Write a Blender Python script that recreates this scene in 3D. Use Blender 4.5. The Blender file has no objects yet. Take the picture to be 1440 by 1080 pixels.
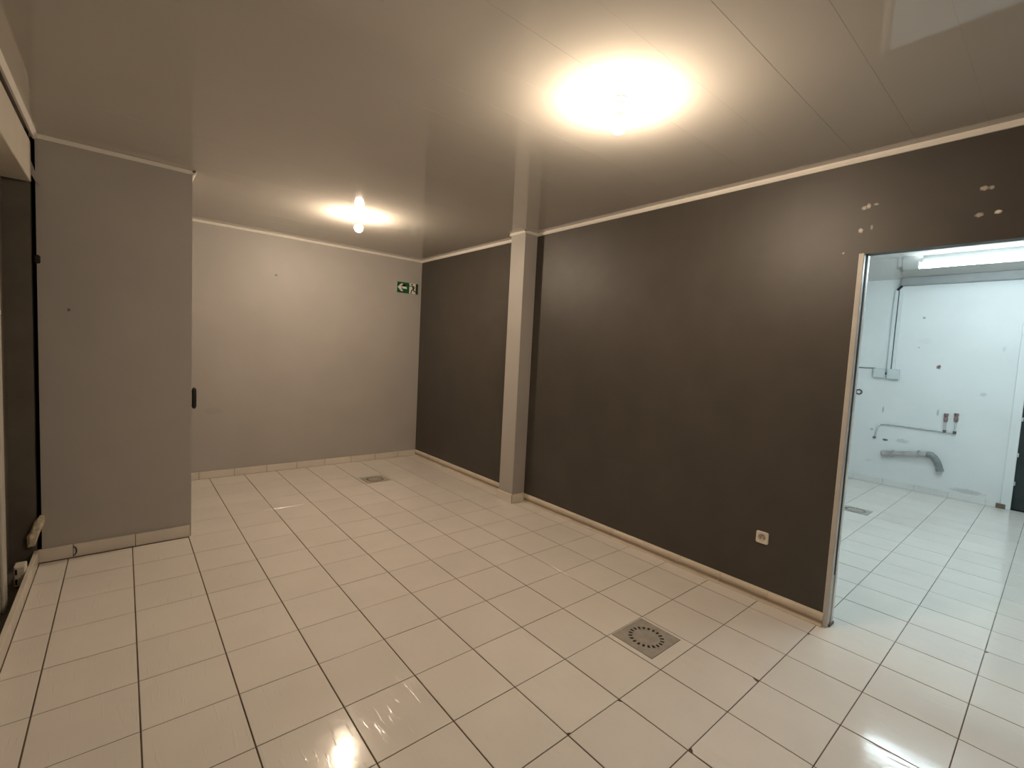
import bpy, bmesh, math, random
from mathutils import Vector, Matrix

# ------------------------------------------------------------------ units
T = 1.0 / 3.0            # one floor tile in metres; plans below are in tiles
PY = 1.0068              # tile pitch along the room (tiles)
CEIL = 8.2
CEIL2 = 8.3
scn = bpy.context.scene
col = scn.collection
random.seed(7)

# ------------------------------------------------------------------ camera
FPX = 653.5065
YAW, PIT, ROL = 0.6987, -0.0688, 0.0516
CAM = Vector((-9.1372, -2.512, 4.6147))
cy, sy, cp, sp = math.cos(YAW), math.sin(YAW), math.cos(PIT), math.sin(PIT)
FWD = Vector((sy * cp, cy * cp, sp))
RT = Vector((cy, -sy, 0.0))
UP = RT.cross(FWD)
cr, sr = math.cos(ROL), math.sin(ROL)
R_ = RT * cr + UP * sr
U_ = UP * cr - RT * sr
cam_d = bpy.data.cameras.new('camera')
cam_d.sensor_width = 36.0
cam_d.lens = FPX / 1440.0 * 36.0
cam_d.clip_start = 0.02
cam = bpy.data.objects.new('camera', cam_d)
col.objects.link(cam)
cam.matrix_world = Matrix(((R_.x, U_.x, -FWD.x, CAM.x * T),
                           (R_.y, U_.y, -FWD.y, CAM.y * T),
                           (R_.z, U_.z, -FWD.z, CAM.z * T),
                           (0, 0, 0, 1)))
scn.camera = cam

# ------------------------------------------------------------------ world, exposure
w = bpy.data.worlds.new('world')
scn.world = w
w.use_nodes = True
w.node_tree.nodes['Background'].inputs[0].default_value = (0.02, 0.02, 0.022, 1)
w.node_tree.nodes['Background'].inputs[1].default_value = 0.2
vs = scn.view_settings
vs.view_transform = 'Standard'
vs.look = 'None'
vs.exposure = 0.6
vs.gamma = 1.0
vs.use_curve_mapping = False

BULB_COL = (1.0, 0.795, 0.585, 1)
BULB_STR = 690.0
TUBE_COL = (0.75, 0.935, 1.0, 1)
TUBE_STR = 29.0

# ------------------------------------------------------------------ materials
def new_mat(name):
    m = bpy.data.materials.new(name)
    m.use_nodes = True
    return m, m.node_tree, m.node_tree.nodes['Principled BSDF']

def mat(name, colr, rough=0.5, noise=0.05, nscale=6.0, bump=0.0, bscale=40.0, metal=0.0,
        spec=0.5, rnd=0.0, spots=(), stretch=(1, 1, 1), rvar=0.0):
    """Procedural paint or plastic: noise-mottled colour, fine relief, own-shaped stains."""
    m, nt, p = new_mat(name)
    N, L = nt.nodes, nt.links
    p.inputs['Roughness'].default_value = rough
    p.inputs['Metallic'].default_value = metal
    p.inputs['Specular IOR Level'].default_value = spec
    geo = N.new('ShaderNodeNewGeometry')
    mp = N.new('ShaderNodeMapping'); mp.inputs['Scale'].default_value = stretch
    L.new(geo.outputs['Position'], mp.inputs['Vector'])
    nz = N.new('ShaderNodeTexNoise'); nz.inputs['Scale'].default_value = nscale
    nz.inputs['Detail'].default_value = 5
    L.new(mp.outputs[0], nz.inputs['Vector'])
    mr = N.new('ShaderNodeMapRange')
    mr.inputs['From Min'].default_value = 0.3; mr.inputs['From Max'].default_value = 0.7
    mr.inputs['To Min'].default_value = 1 - noise; mr.inputs['To Max'].default_value = 1 + noise
    L.new(nz.outputs['Fac'], mr.inputs['Value'])
    fac = mr.outputs[0]
    if rnd:
        oi = N.new('ShaderNodeObjectInfo')
        m2 = N.new('ShaderNodeMapRange')
        m2.inputs['To Min'].default_value = 1 - rnd; m2.inputs['To Max'].default_value = 1 + rnd
        L.new(oi.outputs['Random'], m2.inputs['Value'])
        mm = N.new('ShaderNodeMath'); mm.operation = 'MULTIPLY'
        L.new(fac, mm.inputs[0]); L.new(m2.outputs[0], mm.inputs[1]); fac = mm.outputs[0]
    hs = N.new('ShaderNodeVectorMath'); hs.operation = 'SCALE'
    hs.inputs[0].default_value = colr[:3]
    L.new(fac, hs.inputs['Scale'])
    out = hs.outputs[0]
    for (c, r, sc, amt) in spots:           # ellipsoidal stains with a ragged edge
        d = N.new('ShaderNodeVectorMath'); d.operation = 'SUBTRACT'
        d.inputs[1].default_value = [v * T for v in c]
        L.new(geo.outputs['Position'], d.inputs[0])
        e = N.new('ShaderNodeVectorMath'); e.operation = 'DIVIDE'
        e.inputs[1].default_value = [v * T for v in r]
        L.new(d.outputs[0], e.inputs[0])
        ln = N.new('ShaderNodeVectorMath'); ln.operation = 'LENGTH'
        L.new(e.outputs[0], ln.inputs[0])
        n2 = N.new('ShaderNodeTexNoise'); n2.inputs['Scale'].default_value = 1.2 / (T * min(r))
        L.new(geo.outputs['Position'], n2.inputs['Vector'])
        ad = N.new('ShaderNodeMath'); ad.operation = 'ADD'
        L.new(ln.outputs['Value'], ad.inputs[0]); L.new(n2.outputs['Fac'], ad.inputs[1])
        mk = N.new('ShaderNodeMapRange')
        mk.inputs['From Min'].default_value = 1.1; mk.inputs['From Max'].default_value = 1.6
        mk.inputs['To Min'].default_value = amt; mk.inputs['To Max'].default_value = 0.0
        L.new(ad.outputs[0], mk.inputs['Value'])
        mx = N.new('ShaderNodeMix'); mx.data_type = 'RGBA'
        L.new(mk.outputs[0], mx.inputs['Factor'])
        L.new(out, mx.inputs['A']); mx.inputs['B'].default_value = (*sc, 1)
        out = mx.outputs['Result']
    L.new(out, p.inputs['Base Color'])
    if rvar:
        rr = N.new('ShaderNodeMapRange')
        rr.inputs['From Min'].default_value = 0.3; rr.inputs['From Max'].default_value = 0.7
        rr.inputs['To Min'].default_value = max(0.02, rough - rvar); rr.inputs['To Max'].default_value = rough + rvar
        L.new(nz.outputs['Fac'], rr.inputs['Value']); L.new(rr.outputs[0], p.inputs['Roughness'])
    if bump:
        nb = N.new('ShaderNodeTexNoise'); nb.inputs['Scale'].default_value = bscale
        nb.inputs['Detail'].default_value = 3
        L.new(mp.outputs[0], nb.inputs['Vector'])
        bp = N.new('ShaderNodeBump'); bp.inputs['Strength'].default_value = bump
        bp.inputs['Distance'].default_value = 0.002
        L.new(nb.outputs['Fac'], bp.inputs['Height']); L.new(bp.outputs[0], p.inputs['Normal'])
    return m

def emit(name, colr, strength):
    m, nt, p = new_mat(name)
    p.inputs['Base Color'].default_value = (0.9, 0.9, 0.9, 1)
    p.inputs['Emission Color'].default_value = colr
    p.inputs['Emission Strength'].default_value = strength
    return m

def tile_mat():
    """Glazed white floor tile with fine diagonal scuffs in the glaze."""
    m = mat('glazed_tile', (0.79, 0.745, 0.69), rough=0.11, noise=0.03, nscale=3.0, rnd=0.022, rvar=0.03)
    nt = m.node_tree; N, L = nt.nodes, nt.links
    p = N['Principled BSDF']
    geo = N.new('ShaderNodeNewGeometry')
    mp = N.new('ShaderNodeMapping')
    mp.inputs['Rotation'].default_value = (0, 0, math.radians(28))
    mp.inputs['Scale'].default_value = (26, 2.6, 1)
    L.new(geo.outputs['Position'], mp.inputs['Vector'])
    n1 = N.new('ShaderNodeTexNoise'); n1.inputs['Scale'].default_value = 2.2; n1.inputs['Detail'].default_value = 4
    L.new(mp.outputs[0], n1.inputs['Vector'])
    cr_ = N.new('ShaderNodeMapRange')
    cr_.inputs['From Min'].default_value = 0.60; cr_.inputs['From Max'].default_value = 0.72
    L.new(n1.outputs['Fac'], cr_.inputs['Value'])
    n2 = N.new('ShaderNodeTexNoise'); n2.inputs['Scale'].default_value = 14; n2.inputs['Detail'].default_value = 2
    L.new(geo.outputs['Position'], n2.inputs['Vector'])
    ad = N.new('ShaderNodeMath'); ad.operation = 'MULTIPLY_ADD'
    ad.inputs[1].default_value = 0.5
    L.new(n2.outputs['Fac'], ad.inputs[0]); L.new(cr_.outputs[0], ad.inputs[2])
    bp = N.new('ShaderNodeBump'); bp.inputs['Strength'].default_value = 0.5
    bp.inputs['Distance'].default_value = 0.0012
    L.new(ad.outputs[0], bp.inputs['Height']); L.new(bp.outputs[0], p.inputs['Normal'])
    return m

M = {}
M['tile'] = tile_mat()
M['skirt'] = mat('glazed_skirting', (0.74, 0.68, 0.60), rough=0.22, noise=0.06, nscale=4, rnd=0.03)
M['cove'] = mat('coved_skirting', (0.72, 0.64, 0.53), rough=0.28, noise=0.08, nscale=5, rnd=0.03)
def add_dirt(m, z0, z1, dirt, amt):
    """Grime lodged in the hollow of the cove, patchy along its length."""
    N, L = m.node_tree.nodes, m.node_tree.links
    p = N['Principled BSDF']; src = p.inputs['Base Color'].links[0].from_socket
    geo = N.new('ShaderNodeNewGeometry'); sx = N.new('ShaderNodeSeparateXYZ'); L.new(geo.outputs['Position'], sx.inputs[0])
    nz = N.new('ShaderNodeTexNoise'); nz.inputs['Scale'].default_value = 6; nz.inputs['Detail'].default_value = 6
    L.new(geo.outputs['Position'], nz.inputs['Vector'])
    off = N.new('ShaderNodeMath'); off.operation = 'MULTIPLY_ADD'; off.inputs[1].default_value = 0.05 * T; L.new(nz.outputs['Fac'], off.inputs[0]); L.new(sx.outputs['Z'], off.inputs[2])
    d = N.new('ShaderNodeMath'); d.operation = 'SUBTRACT'; d.inputs[1].default_value = (z0 + z1) / 2 * T + 0.025 * T; L.new(off.outputs[0], d.inputs[0])
    ab = N.new('ShaderNodeMath'); ab.operation = 'ABSOLUTE'; L.new(d.outputs[0], ab.inputs[0])
    mr = N.new('ShaderNodeMapRange'); mr.inputs['From Min'].default_value = 0; mr.inputs['From Max'].default_value = (z1 - z0) / 2 * T
    mr.inputs['To Min'].default_value = amt; mr.inputs['To Max'].default_value = 0
    L.new(ab.outputs[0], mr.inputs['Value'])
    mx = N.new('ShaderNodeMix'); mx.data_type = 'RGBA'; L.new(mr.outputs[0], mx.inputs['Factor']); L.new(src, mx.inputs['A'])
    mx.inputs['B'].default_value = (*dirt, 1); L.new(mx.outputs['Result'], p.inputs['Base Color'])
add_dirt(M['cove'], .01, .15, (0.16, 0.095, 0.05), .85)
M['skirt2'] = mat('white_skirting', (0.74, 0.73, 0.71), rough=0.25, noise=0.06, nscale=4, rnd=0.03)
M['grout'] = mat('brown_grout', (0.105, 0.070, 0.045), rough=0.85, noise=0.55, nscale=7, bump=0.4, bscale=200)
M['grout2'] = mat('grey_grout', (0.17, 0.155, 0.145), rough=0.85, noise=0.6, nscale=6, bump=0.4, bscale=200)
M['pvc'] = mat('glossy_pvc_panel', (0.52, 0.49, 0.445), rough=0.045, noise=0.02, nscale=1.5, rnd=0.006, spec=0.8)
M['seam'] = mat('panel_seam', (0.50, 0.47, 0.43), rough=0.4)
M['trim'] = mat('white_pvc_trim', (0.80, 0.76, 0.70), rough=0.3, noise=0.03)
M['grey'] = mat('light_grey_wall_paint', (0.425, 0.402, 0.377), rough=0.5, noise=0.035, nscale=2.5, bump=0.15, bscale=220,
                spots=[((-5.10, 15.15, 6.82), (0.05, 0.2, 0.04), (0.15, 0.12, 0.1), 0.8),
                       ((-9.95, 10.15, 4.99), (0.03, 0.1, 0.03), (0.08, 0.07, 0.06), 0.8),
                       ((-6.9, 15.15, 2.2), (0.3, 0.2, 0.12), (0.33, 0.31, 0.29), 0.4)])
chip = (0.62, 0.56, 0.48)
M['char'] = mat('charcoal_wall_paint', (0.064, 0.055, 0.045), rough=0.48, noise=0.10, nscale=4, bump=0.2, bscale=160,
                spots=[((0.47, -0.07, 7.34), (0.1, .04, .035), chip, .7), ((0.47, -0.13, 7.36), (0.1, .03, .045), chip, .8),
                       ((0.47, -0.23, 7.37), (0.1, .035, .02), chip, .5), ((0.47, -0.05, 6.97), (0.1, .035, .04), chip, .9),
                       ((0.47, -0.20, 7.0), (0.1, .02, .045), chip, .4),
                       ((0.47, -1.50, 7.34), (0.1, .05, .035), chip, .7), ((0.47, -1.58, 7.33), (0.1, .03, .03), chip, .6),
                       ((0.47, -1.48, 6.96), (0.1, .05, .035), chip, .6), ((0.47, -1.67, 6.97), (0.1, .04, .03), (0.8, .75, .68), 1),
                       ((0.47, 0.17, 6.62), (0.1, .02, .02), chip, .5)])
M['char2'] = mat('lightened_charcoal_paint', (0.125, 0.108, 0.088), rough=0.55, noise=0.15, nscale=6, bump=0.2, bscale=160)  # charcoal lightened in the base colour to offset shade in the recess
M['white'] = mat('white_wall_paint', (0.76, 0.775, 0.77), rough=0.45, noise=0.03, nscale=2, bump=0.15, bscale=120,
                 spots=[((14.65, 0.66, 4.88), (.2, .07, .09), (0.16, 0.06, 0.05), .95),
                        ((14.65, -0.62, 3.95), (.2, .10, .08), (0.50, 0.52, 0.53), .6),
                        ((14.65, 2.2, 3.05), (.2, .035, .14), (0.30, 0.31, 0.31), .7),
                        ((14.65, 2.03, 1.83), (.2, .10, .05), (0.06, 0.06, 0.06), .9),
                        ((14.65, 1.5, 1.88), (.2, .22, .09), (0.50, 0.52, 0.53), .6),
                        ((14.65, 2.5, 2.2), (.2, .06, .05), (0.35, 0.35, 0.35), .7),
                        ((14.65, 0.54, 3.15), (.2, .035, .14), (0.30, 0.30, 0.31), .7),
                        ((14.65, 1.24, 6.75), (.2, .05, .04), (0.20, 0.20, 0.20), .8),
                        ((14.65, 1.15, 5.85), (.2, .22, .12), (0.62, 0.64, 0.64), .25),
                        ((14.65, 1.3, 5.6), (.2, .03, .03), (0.3, 0.3, 0.3), .7),
                        ((14.65, -0.5, 0.35), (.2, .5, .10), (0.48, 0.46, 0.43), .6),
                        ((14.65, -1.0, 5.6), (.2, .05, .1), (0.55, 0.57, 0.57), .5),
                        ((14.65, 2.5, 0.9), (.2, .12, .05), (0.6, 0.6, 0.6), .5)])
M['jamb'] = mat('pale_metal_jamb', (0.55, 0.525, 0.48), rough=0.35, noise=0.06, nscale=9)
M['steel'] = mat('brushed_steel', (0.40, 0.37, 0.325), rough=0.55, noise=0.12, nscale=25, metal=0.15, spec=0.3, bump=0.1, bscale=300)
M['pit_shade'] = mat('drain_shade_black', (0.012, 0.010, 0.009), rough=0.8)
M['black'] = mat('black_plastic', (0.010, 0.009, 0.008), rough=0.35)
M['rubber'] = mat('dark_rubber_gasket', (0.06, 0.07, 0.075), rough=0.6)
M['plastic'] = mat('cream_plastic', (0.76, 0.70, 0.60), rough=0.32, noise=0.02)
M['plastic_in'] = mat('cream_plastic_well', (0.55, 0.49, 0.41), rough=0.4, noise=0.03)
M['green'] = mat('sign_green', (0.004, 0.095, 0.032), rough=0.4, noise=0.04)
M['signwhite'] = mat('sign_white', (0.80, 0.78, 0.70), rough=0.4, noise=0.02)
M['figure'] = mat('sign_dark_green', (0.018, 0.040, 0.018), rough=0.4)
M['frost'] = mat('white_fixture_plastic', (0.80, 0.79, 0.76), rough=0.35)
M['duct'] = mat('grey_trunking', (0.33, 0.335, 0.33), rough=0.45, noise=0.06, nscale=8)
M['ductw'] = mat('white_trunking', (0.68, 0.71, 0.71), rough=0.4, noise=0.03)
M['ductline'] = mat('dark_trunking_joint', (0.10, 0.10, 0.10), rough=0.6)
M['boxp'] = mat('grey_white_box_plastic', (0.60, 0.64, 0.64), rough=0.4, noise=0.03)
M['pipew'] = mat('painted_pipe', (0.60, 0.63, 0.63), rough=0.4, noise=0.10, nscale=14)
M['copper'] = mat('tarnished_copper', (0.28, 0.18, 0.18), rough=0.45, noise=0.4, nscale=30, metal=0.3)
M['pipeg'] = mat('grey_waste_pipe', (0.43, 0.41, 0.40), rough=0.35, noise=0.18, nscale=12)
M['pipec'] = mat('grey_green_elbow', (0.25, 0.27, 0.26), rough=0.4, noise=0.15, nscale=14)
M['doordark'] = mat('dark_green_door', (0.020, 0.030, 0.030), rough=0.4, noise=0.25, nscale=5)
M['rust'] = mat('rusty_foot', (0.16, 0.12, 0.085), rough=0.7, noise=0.3, nscale=40)
M['fascia'] = mat('cream_shutter_box_paint', (0.60, 0.55, 0.47), rough=0.45, noise=0.03)
M['shutter'] = mat('pale_grey_panel', (0.50, 0.48, 0.43), rough=0.4, noise=0.05)
M['foam'] = mat('broken_plaster', (0.74, 0.66, 0.50), rough=0.8, noise=0.3, nscale=30, bump=0.6, bscale=90)
M['bulb'] = emit('lit_bulb_glass', BULB_COL, BULB_STR)
M['tubeglow'] = emit('lit_tube_diffuser', TUBE_COL, TUBE_STR)

# ------------------------------------------------------------------ mesh helpers (tile units in)
def link(name, me, loc, parent=None):
    o = bpy.data.objects.new(name, me)
    col.objects.link(o)
    if parent is not None:
        o.parent = parent
        o.location = Vector(loc) - world_loc(parent)
    else:
        o.location = loc
    return o

def world_loc(o):
    v = Vector(o.location)
    while o.parent:
        o = o.parent
        v = v + o.location
    return v

def obj(name, bm, m, parent=None, smooth=False, base=True, origin=None):
    """bmesh in tile units, world axes -> mesh object with its origin at its base centre."""
    for v in bm.verts:
        v.co *= T
    bmesh.ops.recalc_face_normals(bm, faces=bm.faces)
    if origin is None:
        lo = Vector((min(v.co.x for v in bm.verts), min(v.co.y for v in bm.verts), min(v.co.z for v in bm.verts)))
        hi = Vector((max(v.co.x for v in bm.verts), max(v.co.y for v in bm.verts), max(v.co.z for v in bm.verts)))
        origin = Vector(((lo.x + hi.x) / 2, (lo.y + hi.y) / 2, lo.z))
    else:
        origin = Vector(origin) * T
    for v in bm.verts:
        v.co -= origin
    if smooth:
        for f in bm.faces:
            f.smooth = True
    me = bpy.data.meshes.new(name)
    bm.to_mesh(me); bm.free()
    for mm in (m if isinstance(m, (list, tuple)) else [m]):
        me.materials.append(mm)
    return link(name, me, origin, parent)

def B(bm, x0, x1, y0, y1, z0, z1, bev=0.0, seg=1):
    r = bmesh.ops.create_cube(bm, size=1.0)
    vs_ = r['verts']
    for v in vs_:
        v.co = Vector(((x0 + x1) / 2 + v.co.x * (x1 - x0), (y0 + y1) / 2 + v.co.y * (y1 - y0), (z0 + z1) / 2 + v.co.z * (z1 - z0)))
    if bev:
        es = list({e for v in vs_ for e in v.link_edges})
        bmesh.ops.bevel(bm, geom=es, offset=bev, segments=seg, affect='EDGES', profile=0.5)

def box(name, x0, x1, y0, y1, z0, z1, m, parent=None, bev=0.0, seg=1):
    bm = bmesh.new(); B(bm, x0, x1, y0, y1, z0, z1, bev, seg)
    return obj(name, bm, m, parent)

def lathe(prof, n=24, axis='z', centre=(0, 0, 0)):
    """prof: (radius, height) pairs."""
    bm = bmesh.new(); rings = []
    c = Vector(centre)
    for r, h in prof:
        ring = []
        for k in range(n):
            a = 2 * math.pi * k / n
            if axis == 'z': p = Vector((r * math.cos(a), r * math.sin(a), h))
            else: p = Vector((h, r * math.cos(a), r * math.sin(a)))
            ring.append(bm.verts.new(c + p))
        rings.append(ring)
    for a, b in zip(rings, rings[1:]):
        for k in range(n):
            bm.faces.new((a[k], a[(k + 1) % n], b[(k + 1) % n], b[k]))
    for ring in (rings[0], rings[-1]):
        try: bm.faces.new(ring)
        except ValueError: pass
    bmesh.ops.remove_doubles(bm, verts=bm.verts, dist=1e-5)
    return bm

def tube(bm, pts, r, n=10):
    pts = [Vector(p) for p in pts]
    rings = []
    for i, p in enumerate(pts):
        d = (pts[min(i + 1, len(pts) - 1)] - pts[max(i - 1, 0)]).normalized()
        u = d.cross(Vector((1, 0, 0.01))).normalized(); v = d.cross(u)
        rr = r[i] if isinstance(r, (list, tuple)) else r
        rings.append([bm.verts.new(p + (u * math.cos(2 * math.pi * k / n) + v * math.sin(2 * math.pi * k / n)) * rr) for k in range(n)])
    for a, b in zip(rings, rings[1:]):
        for k in range(n):
            bm.faces.new((a[k], a[(k + 1) % n], b[(k + 1) % n], b[k]))
    bm.faces.new(rings[0]); bm.faces.new(rings[-1])

def prism(name, poly, axis, a, b, m, parent=None):
    """Extrude a 2-D outline along an axis from a to b. axis y: outline in (x,z); axis x: outline in (y,z)."""
    bm = bmesh.new(); lo, hi = [], []
    for (s, t) in poly:
        if axis == 'y': lo.append(bm.verts.new((s, a, t))); hi.append(bm.verts.new((s, b, t)))
        else: lo.append(bm.verts.new((a, s, t))); hi.append(bm.verts.new((b, s, t)))
    n = len(poly)
    for k in range(n):
        bm.faces.new((lo[k], lo[(k + 1) % n], hi[(k + 1) % n], hi[k]))
    bm.faces.new(lo); bm.faces.new(hi)
    return obj(name, bm, m, parent)

def struct(o, label=None):
    o['kind'] = 'structure'
    if label: o['label'] = label
    return o

def tag(o, label, cat, group=None):
    o['label'] = label; o['category'] = cat
    if group: o['group'] = group
    return o

def empty(name, loc):
    o = bpy.data.objects.new(name, None)
    o.empty_display_size = 0.05
    o.location = Vector(loc) * T
    col.objects.link(o)
    return o

def px(x, y, z):
    d = Vector((x, y, z)) - CAM
    zz = d.dot(FWD)
    if zz <= 0.05: return None
    return (720 + FPX * d.dot(R_) / zz, 540 - FPX * d.dot(U_) / zz)

# ------------------------------------------------------------------ plan (tiles)
WX = 0.47            # charcoal wall face
WB = 0.70            # its back-room face
YF = 15.15           # far grey wall
BX0, BX1, BYF = -10.38, -7.95, 10.15     # grey partition block
LX = -10.45          # left wall face
YN = -5.6            # wall behind the camera
DY0, DY1, DZ = -3.4, -0.10, 6.57         # doorway in the charcoal wall
X2, Y2L, Y2R = 14.65, 5.0, -5.6          # back room

# ------------------------------------------------------------------ floors
GZ = -0.0022 / T
floor = struct(box('floor', -10.5, WB + 0.02, YN, YF + 0.1, -0.30, GZ, M['grout']),
               'white glazed tile floor with brown joints in the front room')
floor2 = struct(box('floor_back_room', WB + 0.02, X2 + 0.1, Y2R, Y2L, -0.30, GZ, M['grout2']),
                'white glazed tile floor with grey joints in the back room')
JX, JY = 0.0085, 0.0058         # half joint widths
TH = 0.008 / T
mesh_cache = {}

def tile_mesh(sx, sy, chip_c=None, hole=None):
    key = (round(sx, 3), round(sy, 3), chip_c, hole)
    if key in mesh_cache: return mesh_cache[key]
    bm = bmesh.new()
    hx, hy, bv = sx / 2, sy / 2, 0.004
    if hole is None:
        def outline(i):
            pts = [(-hx + i, -hy + i), (hx - i, -hy + i), (hx - i, hy - i), (-hx + i, hy - i)]
            if chip_c is not None:
                k, c1, c2 = chip_c
                p = pts[k]; a = Vector(pts[k - 1]) - Vector(p); b = Vector(pts[(k + 1) % 4]) - Vector(p)
                pv = Vector(p)
                q1 = pv + a.normalized() * c1; q2 = pv + b.normalized() * c2
                mid = pv + a.normalized() * c1 * 0.62 + b.normalized() * c2 * 0.55
                pts = pts[:k] + [tuple(q1), tuple(mid), tuple(q2)] + pts[k + 1:]
            return pts
        lo, mi, up = outline(0), outline(0), outline(bv)
        n = len(lo)
        V = [[bm.verts.new((p[0], p[1], z)) for p in pts] for pts, z in ((lo, -TH), (mi, -0.003), (up, 0))]
        for a, b in zip(V, V[1:]):
            for k in range(n):
                bm.faces.new((a[k], a[(k + 1) % n], b[(k + 1) % n], b[k]))
        bm.faces.new(V[2])
    else:
        x0, x1, y0, y1 = hole
        for (a, b, c, d) in ((-hx, x0, -hy, hy), (x1, hx, -hy, hy), (x0, x1, -hy, y0), (x0, x1, y1, hy)):
            if b - a > 0.004 and d - c > 0.004:
                B(bm, a, b, c, d, -TH, 0)
    for v in bm.verts: v.co *= T
    bmesh.ops.recalc_face_normals(bm, faces=bm.faces)
    me = bpy.data.meshes.new('floor_tile'); bm.to_mesh(me); bm.free()
    me.materials.append(M['tile'])
    mesh_cache[key] = me
    return me

def seen(x0, x1, y0, y1, room2):
    pts = [(x, y) for x in (x0, (x0 + x1) / 2, x1) for y in (y0, (y0 + y1) / 2, y1)]
    for x, y in pts:
        p = px(x, y, 0)
        if p is None or not (0 <= p[0] <= 1440 and 0 <= p[1] <= 1080): continue
        if room2:
            t = (WX - CAM.x) / (x - CAM.x); yc = CAM.y + t * (y - CAM.y)
            if not (DY0 < yc < DY1): continue
        return True
    return False

DRAINS = {(-3, 1): (-2.90, -2.06, 1.22, 1.995), (-3, 12): (-2.90, -2.08, 12.10, 12.86), (9, 1): (9.03, 9.74, 1.20, 1.995)}
CHIPS = {(-3, 0): (2 - 1, 0.05, 0.09), (-5, 0): (2, .05, .03), (-4, -1): (3, .06, .05), (-7, 1): (1, .05, .12), (-1, -1): (2, .03, .05), (-5, 1): (0, .03, .05), (1, -3): (2, .04, .07)}

def lay(parent, xs, ys, room2, skip):
    rest = bmesh.new(); nrest = 0
    for (x0, x1, ci) in xs:
        for (y0, y1, rj) in ys:
            if skip(x0, x1, y0, y1): continue
            a, b, c, d = x0 + JX, x1 - JX, y0 + JY, y1 - JY
            if seen(x0, x1, y0, y1, room2):
                hole = None
                cxm, cym = (a + b) / 2, (c + d) / 2
                if (ci, rj) in DRAINS:
                    h = DRAINS[(ci, rj)]
                    hole = (h[0] - cxm, h[1] - cxm, h[2] - cym, h[3] - cym)
                me = tile_mesh(b - a, d - c, CHIPS.get((ci, rj)), hole)
                lift = random.uniform(-0.0004, 0.0004)
                o = link('floor_tile', me, (cxm * T, cym * T, lift), parent)
                o.rotation_euler = (random.uniform(-.0012, .0012), random.uniform(-.0012, .0012), 0)
            else:
                B(rest, a, b, c, d, -TH, 0); nrest += 1
    if nrest:
        o = obj('floor_tile_field', rest, M['tile'], parent)
        o['kind'] = 'stuff'
    else:
        rest.free()

rows = [(j * PY, (j + 1) * PY, j) for j in range(-5, 15)]
cols1 = [(-10.42, -10.0, -11)] + [(float(i), i + 1.0, i) for i in range(-10, 0)] + [(0.0, WX - 0.03, 0)]
lay(floor, cols1, rows, False,
    lambda x0, x1, y0, y1: (x1 < -7.9 and y0 > 10.0) or (x0 > -0.01 and y0 > DY0 - .7 and y1 < 0.05))
# door-sill row: whole tiles that run from one room into the other
sill = [r for r in rows if r[0] > DY0 - 0.4 and r[1] < 0.05]
lay(floor, [(0.0, 1.0, 0)], [r for r in sill if r[0] > DY0 - .7], False, lambda *a: False)
cols2 = [(WB + 0.02, 1.0, 100)] + [(float(i), i + 1.0, i) for i in range(1, 14)] + [(14.0, X2 - 0.02, 14)]
rows2 = [r for r in rows if r[1] < Y2L + 0.1]
lay(floor2, cols2, rows2, True, lambda x0, x1, y0, y1: x0 < 0.9 and DY0 - .7 < y0 and y1 < 0.05)

# ------------------------------------------------------------------ walls
def wall_boxes(name, boxes, mats, label, back=None):
    bm = bmesh.new()
    for b in boxes: B(bm, *b)
    o = obj(name, bm, mats)
    if back:
        for p in o.data.polygons:
            if back(p): p.material_index = 1
    return struct(o, label)

wall_boxes('wall_right', [(WX, WB, DY1, YF, 0, CEIL2 + .1), (WX, WB, DY0, DY1, DZ, CEIL2 + .1), (WX, WB, YN, DY0, 0, CEIL2 + .1)],
           [M['char'], M['white']], 'charcoal painted wall with a doorway into the white back room',
           lambda p: p.normal.x > 0.9)
struct(box('wall_far', -7.96, WX, YF, YF + .3, -0.02, CEIL + .1, M['grey']), 'light grey painted end wall carrying the exit sign')
struct(box('wall_partition', BX0, BX1, BYF, YF + .3, -0.02, CEIL + .05, M['grey']), 'light grey painted partition block with a tiled skirting')
wl = wall_boxes('wall_left', [(-11.6, LX, 10.08, YF + .3, -1.2, CEIL + .1), (-11.6, LX - .06, 2.4, 10.08, 7.9, CEIL + .1), (-11.6, LX, YN, 2.4, -1.2, CEIL + .1)],
                [M['char2']], 'charcoal painted left wall with a recessed opening under a shutter box')
struct(box('wall_near', -11.6, WB, YN - .3, YN, -0.3, CEIL + .1, M['grey']), 'light grey wall facing the end wall across the room')
struct(box('wall_column', -0.02, WX, 8.07, 8.72, 0, CEIL, M['grey'], bev=0.008), 'light grey square column standing against the charcoal wall')
# recess in the left wall
struct(box('floor_recess', -11.6, -10.5, 2.4, 10.08, -.3, 0.0, M['char2']), 'dark sill of the left opening behind the tile kerb')
struct(box('wall_recess', -11.5, -10.80, 8.4, 10.08, 0, 7.28, M['char2']), 'dark back of the recess in the left wall')
d1 = struct(box('door_1', -10.80, -10.66, 2.4, 8.4, 0, 7.2, M['shutter']), 'pale grey panel closing the left opening')
box('stile', -10.66, -10.62, 8.12, 8.4, 0, 7.2, M['shutter'], d1, bev=.01)
box('rail', -10.66, -10.62, 2.4, 8.12, 6.9, 7.2, M['shutter'], d1, bev=.01)
struct(box('trim_1', -11.5, -10.42, 2.4, 10.02, 7.28, 8.0, M['fascia'], bev=0.012), 'cream shutter box above the recessed left opening')

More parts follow.
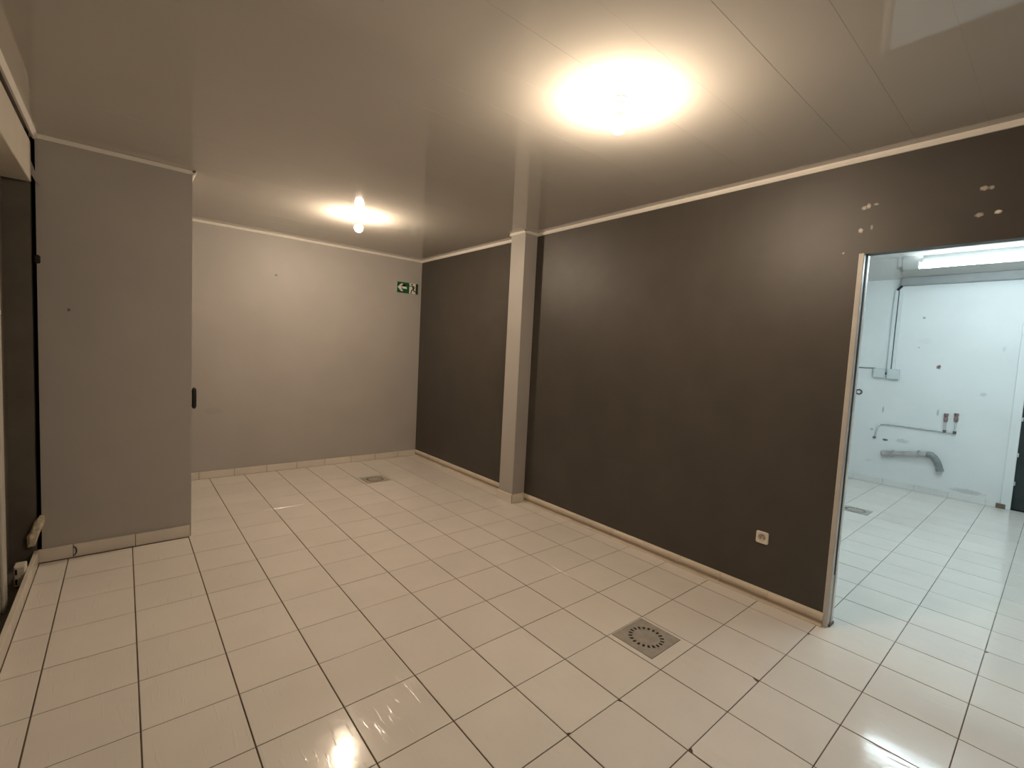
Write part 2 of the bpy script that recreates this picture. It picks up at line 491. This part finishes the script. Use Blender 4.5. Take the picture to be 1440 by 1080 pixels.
# back room shell
struct(wall_boxes('wall_back_room_far', [(X2, X2 + .3, -1.58, Y2L, -0.02, CEIL2 + .1), (X2, X2 + .3, -4.6, -1.58, 6.6, CEIL2 + .1), (X2, X2 + .3, Y2R, -4.6, -0.02, CEIL2 + .1)],
                  [M['white']], 'stained white wall of the back room with pipes and boxes'))
struct(box('wall_back_room_left', WB, X2 + .3, Y2L, Y2L + .3, -0.02, CEIL2 + .1, M['white']), 'white side wall of the back room')
struct(box('wall_back_room_right', WB, X2 + .3, Y2R - .3, Y2R, -0.3, CEIL2 + .1, M['white']), 'white near side wall of the back room')

# ceilings: one panel per strip on a slab that shows in the seams
ceil = struct(box('ceiling', -11.6, WX, YN, YF + .1, CEIL + .03, CEIL + .2, M['seam']), 'glossy off-white plastic plank ceiling of the front room')
y = 0.08 - 0.785 * 7
pm = {}
def panel(parent, x0, x1, y0, y1, z, ax):
    g = 0.0006
    bm = bmesh.new()
    if ax == 'x': a, b, c, d = x0, x1, y0 + g, y1 - g
    else: a, b, c, d = x0 + g, x1 - g, y0, y1
    B(bm, a, b, c, d, z, z + .035, 0.0009)
    return obj('ceiling_panel', bm, M['pvc'], parent)
while y < YF + .05:
    y1 = min(y + 0.785, YF + .05)
    panel(ceil, LX - .02, WX, max(y, YN), y1, CEIL + random.uniform(-.0006, .0006), 'x')
    y += 0.785
ceil2 = struct(box('ceiling_back_room', WB, X2, Y2R, Y2L, CEIL2 + .03, CEIL2 + .2, M['seam']), 'glossy white plastic plank ceiling of the back room')
x = WB
while x < X2:
    panel(ceil2, x, min(x + .785, X2), Y2R, Y2L, CEIL2 + random.uniform(-.0015, .0015), 'y')
    x += .785

# ------------------------------------------------------------------ trims (ceiling beads)
def bead_y(n, xw, y0, y1, side, zc=CEIL, h=0.085, d=0.06, label=''):
    """bead along y on a wall face at xw; side +1 if the room lies at larger x."""
    poly = [(xw, zc - h), (xw + side * d * .45, zc - h), (xw + side * d, zc - h * .45), (xw + side * d, zc - .002), (xw, zc - .002)]
    return struct(prism('trim_%d' % n, poly, 'y', y0, y1, M['trim']), label)
def bead_x(n, yw, x0, x1, h=0.075, d=0.05, zc=CEIL, label=''):
    poly = [(yw, zc - h), (yw - d * .45, zc - h), (yw - d, zc - h * .45), (yw - d, zc - .002), (yw, zc - .002)]
    return struct(prism('trim_%d' % n, poly, 'x', x0, x1, M['trim']), label)
bead_y(2, WX, 8.72, YF, -1, label='white ceiling bead between the end wall and the column')
bead_y(3, WX, YN, 8.07, -1, label='long white ceiling bead above the charcoal wall')
bead_x(4, YF, BX1, WX, label='white ceiling bead above the grey end wall')
bead_x(5, BYF, LX, BX1 + .05, label='white ceiling bead above the partition block')
bead_y(6, BX1, BYF - .05, YF, 1, d=.07, label='white ceiling bead round the side of the partition block')
bead_y(7, LX + .04, YN, BYF, 1, h=.10, d=.07, label='white ceiling bead above the shutter box')
bead_y(8, -0.02, 8.03, 8.76, -1, h=.07, d=.05, label='white ceiling bead on the column front')
bead_x(9, 8.07, -0.07, WX, h=.07, d=.04, label='white ceiling bead on the column side')
bead_x(10, 8.76, -0.07, WX, h=.07, d=.04, label='white ceiling bead on the column back')

# ------------------------------------------------------------------ baseboards (tile pieces are parts)
def base_root(name, label, loc):
    o = empty(name, loc)
    return struct(o, label)
def skirt_x(name, label, yw, x0, x1, joints, h, d=0.05, m='skirt'):
    r = base_root(name, label, ((x0 + x1) / 2, yw - d / 2, 0))
    js = [x0] + [j for j in joints if x0 < j < x1] + [x1]
    for a, b in zip(js, js[1:]):
        if b - a > .02: box('skirting_tile', a + .004, b - .004, yw - d, yw, 0.001, h, M[m], r, bev=.006)
    box('grout_bed', x0, x1, yw - d + .012, yw, 0.0, h - .012, M['grout'], r)
    return r
def skirt_y(name, label, xa, xb, y0, y1, joints, h, m='skirt', z0=0.001):
    r = base_root(name, label, ((xa + xb) / 2, (y0 + y1) / 2, 0))
    js = [y0] + sorted(j for j in joints if y0 < j < y1) + [y1]
    for a, b in zip(js, js[1:]):
        if b - a > .02: box('skirting_tile', xa, xb, a + .004, b - .004, z0, h, M[m], r, bev=.006)
    return r
skirt_x('baseboard_far', 'white tile skirting along the grey end wall', YF, BX1, WX - .03, [-7.28 + i * .988 for i in range(8)], .235)
skirt_x('baseboard_partition', 'white tile skirting along the foot of the partition block', BYF, LX, BX1 - .02, [-9.93, -8.95], .265)
kl = skirt_y('baseboard_left', 'white tile kerb along the foot of the left opening', -10.485, -10.42, YN, 10.10, [10.1 - i * 1.0 for i in range(1, 16)], .27)
box('kerb_bed', -10.482, -10.44, YN, 10.10, -.3, .255, M['grout'], kl)

def cove_piece(parent, y0, y1):
    f = WX
    poly = [(f, .001), (f - .085, .001), (f - .085, .022), (f - .050, .05), (f - .040, .09), (f - .046, .13), (f - .056, .17), (f - .054, .205), (f - .036, .232), (f - .016, .24), (f, .24)]
    return prism('cove_tile', poly, 'y', y0 + .003, y1 - .003, M['cove'], parent)
bc = base_root('baseboard_right', 'stained cream coved skirting along the charcoal wall', (WX - .03, 5, 0))
yy = DY1 + 0.02
while yy < YF - .05:
    y1 = min(yy + .93, YF - .05)
    if yy < 8.02 and y1 > 8.02: y1 = 8.02
    if 8.0 < yy < 8.75: yy = 8.77; y1 = yy + .93
    cove_piece(bc, yy, y1); yy = y1
yy = YN
while yy < DY0 - .1:
    y1 = min(yy + .93, DY0); cove_piece(bc, yy, y1); yy = y1
bcol = base_root('baseboard_column', 'white tile skirting wrapped round the foot of the column', (-.05, 8.3, 0))
box('skirting_tile', -.07, -.02, 8.035, 8.76, .001, .27, M['skirt'], bcol, bev=.006)
box('skirting_tile', -.055, WX - .03, 8.02, 8.07, .001, .265, M['skirt'], bcol, bev=.006)
box('skirting_tile', -.055, WX - .03, 8.72, 8.77, .001, .265, M['skirt'], bcol, bev=.006)
box('corner_joint', -.062, -.05, 8.024, 8.038, .001, .262, M['grout'], bcol)
skirt_y('baseboard_back_room', 'white tile skirting along the back room wall', X2 - .05, X2, -1.36, Y2L, [-1 + i * .99 for i in range(7)], .23, m='skirt2')

# ------------------------------------------------------------------ doorway jamb
j = struct(box('trim_11', WX - .025, WB + .02, DY1 - .045, DY1 + .035, 0, DZ + .01, M['jamb'], bev=.008), 'pale metal jamb lining the doorway edge')
box('gasket', WX + .10, WX + .135, DY1 - .056, DY1 - .044, .95, DZ, M['rubber'], j)
box('inner_lip', WX + .15, WB + .02, DY1 - .062, DY1 - .044, 0, DZ, M['frost'], j, bev=.004)
box('foot_stain', WX + .05, WB + .05, DY1 - .075, DY1 - .04, 0, .05, M['rust'], j, bev=.01)

# ------------------------------------------------------------------ ceiling lamps
def lamp(x, y, label):
    r = empty('ceiling_bulb_lamp', (x, y, CEIL - .46))
    tag(r, label, 'lamp', 'bare ceiling bulbs of the front room')
    obj('ceiling_rose', lathe([(0, CEIL), (.125, CEIL), (.125, CEIL - .02), (.105, CEIL - .04), (0, CEIL - .04)], 24, 'z', (x, y, 0)), M['frost'], r, smooth=False)
    obj('socket', lathe([(0, CEIL - .04), (.062, CEIL - .04), (.062, CEIL - .12), (.055, CEIL - .15), (0, CEIL - .15)], 20, 'z', (x, y, 0)), M['frost'], r)
    obj('opaque_bulb_base', lathe([(0, CEIL - .15), (.047, CEIL - .15), (.050, CEIL - .19), (.070, CEIL - .235), (.099, CEIL - .288), (0, CEIL - .288)], 24, 'z', (x, y, 0)), M['frost'], r)  # opaque base, shaped to hold the bulb's upward light off the ceiling
    obj('bulb', lathe([(0, CEIL - .288), (.102, CEIL - .288), (.112, CEIL - .312), (.115, CEIL - .35), (.105, CEIL - .395), (.08, CEIL - .43), (.042, CEIL - .452), (0, CEIL - .46)], 24, 'z', (x, y, 0)), M['bulb'], r, smooth=True)
lamp(-3.80, 1.82, 'lit bare bulb on the ceiling above the floor grate by the wall socket')
lamp(-4.05, 10.57, 'lit bare bulb on the ceiling beside the grey end wall')

# back room tube fitting
def batten(x, y0, y1, label):
    c = CEIL2
    r = empty('tube_light', (x, (y0 + y1) / 2, c - .36))
    tag(r, label, 'ceiling light')
    box('batten', x - .05, x + .05, y0 + .1, y1 - .1, c - .20, c, M['duct'], r, bev=.008)
    box('end_cap', x - .11, x + .11, y1 - .05, y1, c - .40, c - .19, M['frost'], r, bev=.02)
    box('end_cap', x - .11, x + .11, y0, y0 + .05, c - .40, c - .19, M['frost'], r, bev=.02)
    box('diffuser', x - .10, x + .10, y0 + .05, y1 - .05, c - .39, c - .20, M['tubeglow'], r, bev=.06, seg=3)
batten(10.2, -3.75, .82, 'lit white fluorescent batten on the back room ceiling above the floor grate')
batten(4.4, -3.9, .67, 'added unseen fluorescent batten just inside the doorway, lighting the back room evenly')  # unseen second fitting, added to even out the back room light

# ------------------------------------------------------------------ exit sign
sx0, sx1, sz0, sz1, sy_ = -.64, .30, 6.79, 7.215, YF
r = empty('exit_sign', ((sx0 + sx1) / 2, sy_, sz0))
tag(r, 'green and white emergency exit sign with left arrow and running figure', 'sign')
box('plate', sx0, sx1, sy_ - .025, sy_, sz0, sz1, M['signwhite'], r, bev=.006)
g0 = sx0 + .575 * (sx1 - sx0)
box('arrow_panel', sx0, g0, sy_ - .032, sy_ - .024, sz0, sz1, M['green'], r)
dx0 = sx0 + .885 * (sx1 - sx0)
box('door_bar', dx0, sx1, sy_ - .032, sy_ - .024, sz0, sz1, M['figure'], r)
def flat(name, poly, m, y0=sy_ - .037, y1=sy_ - .024):
    return prism_xz(name, poly, y0, y1, m, r)
def prism_xz(name, poly, y0, y1, m, parent):
    bm = bmesh.new()
    a = [bm.verts.new((p[0], y0, p[1])) for p in poly]; b = [bm.verts.new((p[0], y1, p[1])) for p in poly]
    n = len(poly)
    for k in range(n): bm.faces.new((a[k], a[(k + 1) % n], b[(k + 1) % n], b[k]))
    bm.faces.new(a); bm.faces.new(b)
    bmesh.ops.triangulate(bm, faces=[f for f in bm.faces if len(f.verts) > 4])
    return obj(name, bm, m, parent)
W_, H_ = g0 - sx0, sz1 - sz0
A = lambda u, v: (sx0 + u * W_, sz0 + v * H_)
flat('arrow', [A(.05, .50), A(.32, .86), A(.50, .86), A(.36, .61), A(.80, .61), A(.80, .39), A(.36, .39), A(.50, .14), A(.32, .14)], M['signwhite'])
FW = dx0 - g0
Fg = lambda u, v: (g0 + u * FW, sz0 + v * H_)
bm = bmesh.new()
def limb(pts, wd):
    global bm
    for (a, b) in zip(pts, pts[1:]):
        a, b = Vector(Fg(*a)), Vector(Fg(*b)); d = (b - a).normalized(); n = Vector((-d.y, d.x)) * wd
        a = a - d * wd * .6; b = b + d * wd * .6
        q = [a + n, b + n, b - n, a - n]
        lo = [bm.verts.new((p.x, sy_ - .037, p.y)) for p in q]; hi = [bm.verts.new((p.x, sy_ - .024, p.y)) for p in q]
        for k in range(4): bm.faces.new((lo[k], lo[(k + 1) % 4], hi[(k + 1) % 4], hi[k]))
        bm.faces.new(lo); bm.faces.new(hi)
limb([(.56, .74), (.62, .45)], .030)                       # trunk
limb([(.56, .72), (.28, .70), (.02, .74)], .013)           # front arm
limb([(.58, .74), (.82, .66), (.74, .50)], .013)           # rear arm
limb([(.62, .42), (.36, .32), (.30, .04)], .018)           # front leg
limb([(.62, .42), (.78, .26), (.99, .24)], .018)           # rear leg
obj('running_figure', bm, M['figure'], r)
hb = lathe([(0, 0), (.034, 0), (.034, .013), (0, .013)], 14, 'x', (0, 0, 0))
for v in hb.verts:
    v.co = Vector((Fg(.40, .88)[0] + v.co.y, sy_ - .037 + v.co.x, Fg(.40, .88)[1] + v.co.z))
obj('figure_head', hb, M['figure'], r)

# ------------------------------------------------------------------ wall socket on charcoal wall
def socket(name, y0, y1, z0, z1, label):
    r = empty(name, (WX, (y0 + y1) / 2, z0))
    tag(r, label, 'socket')
    yc, zc = (y0 + y1) / 2, (z0 + z1) / 2
    # plate with a round opening
    bm = bmesh.new(); n = 32; R0 = .074
    f0 = WX - .032
    def sq(a):
        c, s = math.cos(a), math.sin(a); k = 1 / max(abs(c), abs(s)); return c * k, s * k
    rings = []
    for (kind, sc, xx) in (('s', 1.0, WX), ('s', 1.0, WX - .02), ('s', .93, f0), ('c', R0, f0), ('c', R0 * .94, WX - .006)):
        ring = []
        for k in range(n):
            a = 2 * math.pi * (k + .5) / n
            if kind == 's': c, s = sq(a); p = (xx, yc + c * sc * (y1 - y0) / 2, zc + s * sc * (z1 - z0) / 2)
            else: p = (xx, yc + math.cos(a) * sc, zc + math.sin(a) * sc)
            ring.append(bm.verts.new(p))
        rings.append(ring)
    for a, b in zip(rings, rings[1:]):
        for k in range(n): bm.faces.new((a[k], a[(k + 1) % n], b[(k + 1) % n], b[k]))
    obj('plate', bm, M['plastic'], r)
    obj('well', lathe([(0, WX - .006), (.072, WX - .006), (.072, WX - .004), (0, WX - .004)], 24, 'x', (0, yc, zc)), M['plastic_in'], r)
    for s in (-1, 1):
        obj('contact_hole', lathe([(0, WX - .008), (.012, WX - .008), (.012, WX - .005), (0, WX - .005)], 10, 'x', (0, yc + s * .033, zc - .008)), M['black'], r)
    obj('earth_pin', lathe([(0, WX - .03), (.009, WX - .03), (.009, WX - .005), (0, WX - .005)], 10, 'x', (0, yc, zc + .035)), M['steel'], r)
socket('wall_socket', .935, 1.165, 1.125, 1.36, 'small square cream power socket low on the charcoal wall')

# ------------------------------------------------------------------ floor drains
def drain(h, label):
    x0, x1, y0, y1 = h
    x0 += .006; x1 -= .006; y0 += .006; y1 -= .006
    cx_, cy_ = (x0 + x1) / 2, (y0 + y1) / 2
    r = empty('floor_drain', (cx_, cy_, 0))
    tag(r, label, 'drain')
    hw, hh = (x1 - x0) / 2, (y1 - y0) / 2
    n = 80
    bm = bmesh.new(); rings = []
    zt, zb = .003, -.004
    def sq(a):
        c, s = math.cos(a), math.sin(a); k = 1 / max(abs(c), abs(s)); return c * k, s * k
    R2, R1 = .288, .222
    for kind, sc in (('s', 1.0), ('c', R2), ('c', R1), ('c', .14)):
        ring = []
        for k in range(n):
            a = 2 * math.pi * (k + .5) / n + math.pi / 4 * 0
            if kind == 's': c, s = sq(a); p = (cx_ + c * hw, cy_ + s * hh, zt)
            else: p = (cx_ + math.cos(a) * sc, cy_ + math.sin(a) * sc, zt)
            ring.append(bm.verts.new(p))
        rings.append(ring)
    corner = {}
    for qi, (a, b) in enumerate(zip(rings, rings[1:])):
        for k in range(n):
            if qi == 1 and k % 4 in (0, 1): continue        # the slots are open
            bm.faces.new((a[k], a[(k + 1) % n], b[(k + 1) % n], b[k]))
    bm.faces.new(rings[-1])
    # square the corners of the outer ring
    for v in rings[0]:
        if abs(abs(v.co.x - cx_) - hw) < .03 and abs(abs(v.co.y - cy_) - hh) < .03:
            v.co.x = cx_ + math.copysign(hw, v.co.x - cx_); v.co.y = cy_ + math.copysign(hh, v.co.y - cy_)
    ext = bmesh.ops.extrude_face_region(bm, geom=list(bm.faces))
    for e in ext['geom']:
        if isinstance(e, bmesh.types.BMVert): e.co.z = zb
    obj('grate_plate', bm, M['steel'], r)
    obj('drain_shade_disc', lathe([(0, -.0058), (.33, -.0058), (.33, -.0045), (0, -.0045)], 32, 'z', (cx_, cy_, 0)), M['pit_shade'], r)  # flat near-black disc, stands in for the shade under the slots
drain(DRAINS[(-3, 1)], 'square steel floor grate with a slotted ring, set near the doorway')
drain(DRAINS[(-3, 12)], 'square steel floor grate in front of the grey end wall')
drain(DRAINS[(9, 1)], 'square steel floor grate in the back room floor')

# ------------------------------------------------------------------ pull handle on hidden side of the partition
r = empty('door_handle', (BX1, 10.22, 2.93))
tag(r, 'black upright pull handle on the corner of the grey partition block', 'handle')
bm = bmesh.new()
tube(bm, [(BX1 + .055, 10.22, z) for z in (2.945, 2.965, 3.0, 3.2, 3.38, 3.415, 3.435)], [.015, .035, .045, .045, .045, .035, .015], 12)
obj('grip', bm, M['black'], r, smooth=True)
for z in (3.02, 3.34):
    box('standoff', BX1, BX1 + .05, 10.20, 10.24, z - .02, z + .02, M['black'], r)

# ------------------------------------------------------------------ left corner bits
r = empty('double_socket', (-10.55, 9.15, 0))
tag(r, 'cream double power socket box standing behind the tile kerb on the left', 'socket')
box('body', -10.64, -10.49, 9.1, 9.32, 0, .38, M['plastic'], r, bev=.018, seg=2)
box('face', -10.625, -10.50, 9.085, 9.102, .02, .36, M['plastic'], r, bev=.006)
for z in (.05, .23):
    box('outlet', -10.618, -10.592, 9.078, 9.088, z, z + .10, M['black'], r, bev=.003)

# torn lump of plaster on the corner
bm = bmesh.new()
pr = [(-10.56, .39), (-10.46, .40), (-10.40, .62), (-10.335, .80), (-10.335, .93), (-10.40, .95), (-10.47, .86), (-10.53, .66), (-10.57, .60)]
a = [bm.verts.new((p[0], 9.99, p[1])) for p in pr]; b = [bm.verts.new((p[0], 10.148, p[1])) for p in pr]
c = [bm.verts.new(((p[0] + 10.46) * .6 - 10.46, 9.95, (p[1] - .66) * .7 + .66)) for p in pr]
n = len(pr)
for k in range(n):
    bm.faces.new((a[k], a[(k + 1) % n], b[(k + 1) % n], b[k])); bm.faces.new((a[k], a[(k + 1) % n], c[(k + 1) % n], c[k]))
bm.faces.new(b); bm.faces.new(c)
tag(obj('broken_plaster_lump', bm, M['foam']), 'broken off-white lump stuck on the corner beside the partition block', 'rubble')
bm = bmesh.new()
tube(bm, [(-9.93 + .05 * math.cos(a) , 10.085, .135 + .09 * math.sin(a)) for a in [math.pi * .5 - k * math.pi * 1.0 / 8 for k in range(9)]], .010, 8)
tag(obj('cable_stub', bm, M['black']), 'small black cable loop poking out of the partition skirting', 'cable')
# torn paint flakes along the partition edge
bm = bmesh.new(); B(bm, BX0 - .04, BX0 + .05, BYF - .02, BYF + .01, 5.82, 5.98, .02)
tag(obj('black_sealant_blob', bm, M['black']), 'small dark sealant blob on the left edge of the partition block', 'sealant')
prism_flake = prism_xz('torn_edge_strip', [(BX0 - .06, 7.72), (BX0 + .03, 7.42), (BX0 + .06, 7.28), (BX0, 7.33), (BX0 - .05, 7.45)], BYF - .03, BYF + .01, M['grey'], None)
tag(prism_flake, 'torn grey strip at the top left edge of the partition block', 'strip')

# ------------------------------------------------------------------ back room fittings on the far wall
FX = X2
r = tag(box('cable_trunking', FX - .30, FX, Y2R, 1.98, 8.0, CEIL2 - .001, M['duct'], bev=.01), 'grey cable trunking along the top of the back room wall', 'trunking')
box('lid', FX - .315, FX - .298, Y2R, 1.975, 8.03, CEIL2 - .05, M['duct'], r)
r = empty('vertical_trunking', (FX, 2.08, 4.71))
tag(r, 'twin white vertical cable trunking running down to the junction boxes', 'trunking')
box('duct', FX - .10, FX, 2.09, 2.205, 4.71, 7.86, M['ductw'], r, bev=.008)
box('duct', FX - .10, FX, 1.95, 2.055, 4.71, 7.95, M['ductw'], r, bev=.008)
box('gap', FX - .03, FX, 2.05, 2.095, 4.71, 7.90, M['ductline'], r)
bm = bmesh.new(); tube(bm, [(FX - .08, 2.13, 7.86), (FX - .10, 2.06, 7.93), (FX - .12, 1.98, 8.02)], .045, 8)
obj('cable_bend', bm, M['black'], r)
for (y0, y1, z0, z1, lab) in ((2.25, 2.64, 4.33, 4.71, 'square grey-white junction box fed by the thin wall cable'),
                              (1.78, 2.19, 4.30, 4.71, 'square grey-white junction box under the vertical trunking')):
    r = empty('junction_box', (FX, (y0 + y1) / 2, z0)); tag(r, lab, 'junction box', 'junction boxes on the back room wall')
    box('body', FX - .14, FX, y0, y1, z0, z1, M['boxp'], r, bev=.03, seg=2)
    box('lid', FX - .165, FX - .138, y0 + .03, y1 - .03, z0 + .03, z1 - .03, M['boxp'], r, bev=.01)
bm = bmesh.new(); tube(bm, [(FX - .05, 2.252, 4.52), (FX - .05, 2.188, 4.52)], .04, 8)
tag(obj('cable_gland', bm, M['ductline']), 'dark cable gland joining the two junction boxes', 'cable gland')
bm = bmesh.new(); tube(bm, [(FX - .02, 4.2, 4.75), (FX - .02, 3.35, 4.73), (FX - .02, 2.9, 4.715), (FX - .03, 2.60, 4.72)], .016, 8)
tag(obj('wall_cable', bm, M['ductline']), 'thin grey cable running along the white wall to the junction box', 'cable')
r = empty('rimmed_disc', (FX, 3.07, 3.57)); tag(r, 'round dark-rimmed cap on the white wall below the thin cable', 'wall cap')
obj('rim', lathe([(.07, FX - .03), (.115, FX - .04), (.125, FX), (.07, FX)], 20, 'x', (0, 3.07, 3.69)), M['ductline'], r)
obj('disc', lathe([(0, FX - .045), (.05, FX - .04), (.078, FX - .02), (.078, FX), (0, FX)], 20, 'x', (0, 3.07, 3.69)), M['frost'], r)  # plain white round inside the dark rim

r = empty('water_pipe', (FX, 1.2, 1.87)); tag(r, 'thin painted water pipe bent along the white wall with two copper taps', 'pipe')
bm = bmesh.new()
tube(bm, [(FX - .05, 2.38, 1.87), (FX - .05, 2.34, 2.12), (FX - .05, 2.29, 2.36), (FX - .05, 2.20, 2.46), (FX - .05, 2.03, 2.49), (FX - .05, 1.2, 2.475), (FX - .05, .3, 2.46), (FX - .05, -.02, 2.46)], .034, 10)
obj('main_run', bm, M['pipew'], r, smooth=True)
for yv, zt in ((.29, 2.88), (.01, 2.92)):
    bm = bmesh.new(); tube(bm, [(FX - .06, yv, 2.44), (FX - .06, yv, zt)], .026, 10)
    ri = obj('riser', bm, M['pipew'], r)
    obj('elbow_fitting', lathe([(0, 2.42), (.05, 2.42), (.05, 2.52), (0, 2.52)], 12, 'z', (FX - .06, yv, 0)), M['ductline'], ri)
    obj('tap_connector', lathe([(0, zt - .06), (.04, zt - .06), (.062, zt), (.062, zt + .10), (.045, zt + .13), (.065, zt + .2), (.065, zt + .27), (0, zt + .27)], 14, 'z', (FX - .07, yv, 0)), M['copper'], ri)
obj('end_ring', lathe([(0, 1.84), (.05, 1.84), (.05, 1.91), (0, 1.91)], 12, 'z', (FX - .05, 2.38, 0)), M['ductline'], r)

r = empty('waste_pipe', (FX, 1.1, .92)); tag(r, 'grey plastic waste pipe with a drooping elbow on the white wall', 'pipe')
bm = bmesh.new()
tube(bm, [(FX - .14, 2.02, 1.285), (FX - .14, 1.9, 1.31), (FX - .14, 1.2, 1.44), (FX - .14, .66, 1.53)], .098, 16)
obj('straight_run', bm, M['pipeg'], r, smooth=True)
bm = bmesh.new()
tube(bm, [(FX - .14, .70, 1.525), (FX - .14, .58, 1.525), (FX - .14, .47, 1.44), (FX - .14, .38, 1.30), (FX - .14, .31, 1.12), (FX - .14, .27, .96)], [.108, .112, .112, .11, .105, .1], 16)
obj('elbow', bm, M['pipec'], r, smooth=True)
bm = bmesh.new(); tube(bm, [(FX - .14, 2.06, 1.28), (FX - .14, 1.90, 1.31)], .115, 16)
obj('collar', bm, M['pipeg'], r)
bm = bmesh.new(); tube(bm, [(FX - .14, 2.075, 1.277), (FX - .14, 2.058, 1.28)], .085, 16)
obj('open_end', bm, M['black'], r)
bm = bmesh.new(); tube(bm, [(FX - .14, .295, 1.06), (FX - .14, .27, .95)], .115, 16)
obj('end_ring', bm, M['pipec'], r)
for yb in (1.72, .95):
    box('pipe_clip', FX - .26, FX, yb - .02, yb + .02, 1.29 + (1.9 - yb) * .19 - .1, 1.31 + (1.9 - yb) * .19 + .13, M['pipeg'], r)

# back-room door with jamb and hinges
d2 = struct(box('door_2', X2 + .10, X2 + .22, -4.5, -1.62, .02, 6.5, M['doordark']), 'dark green door at the end of the white back room wall')
box('bottom_rail', X2 + .07, X2 + .10, -4.5, -1.66, .03, .5, M['doordark'], d2, bev=.008)
tj = struct(box('trim_12', X2 - .08, X2 + .1, -1.62, -1.37, 0, 6.6, M['white'], bev=.012), 'white painted jamb beside the dark back room door')
for z in (.95, 1.95, 3.2, 5.4):
    box('hinge', X2 - .05, X2 - .0, -1.66, -1.60, z - .07, z + .07, M['pipew'], tj, bev=.01)
box('foot_stain', X2 - .10, X2 - .03, -1.50, -1.26, 0, .17, M['rust'], tj, bev=.015)
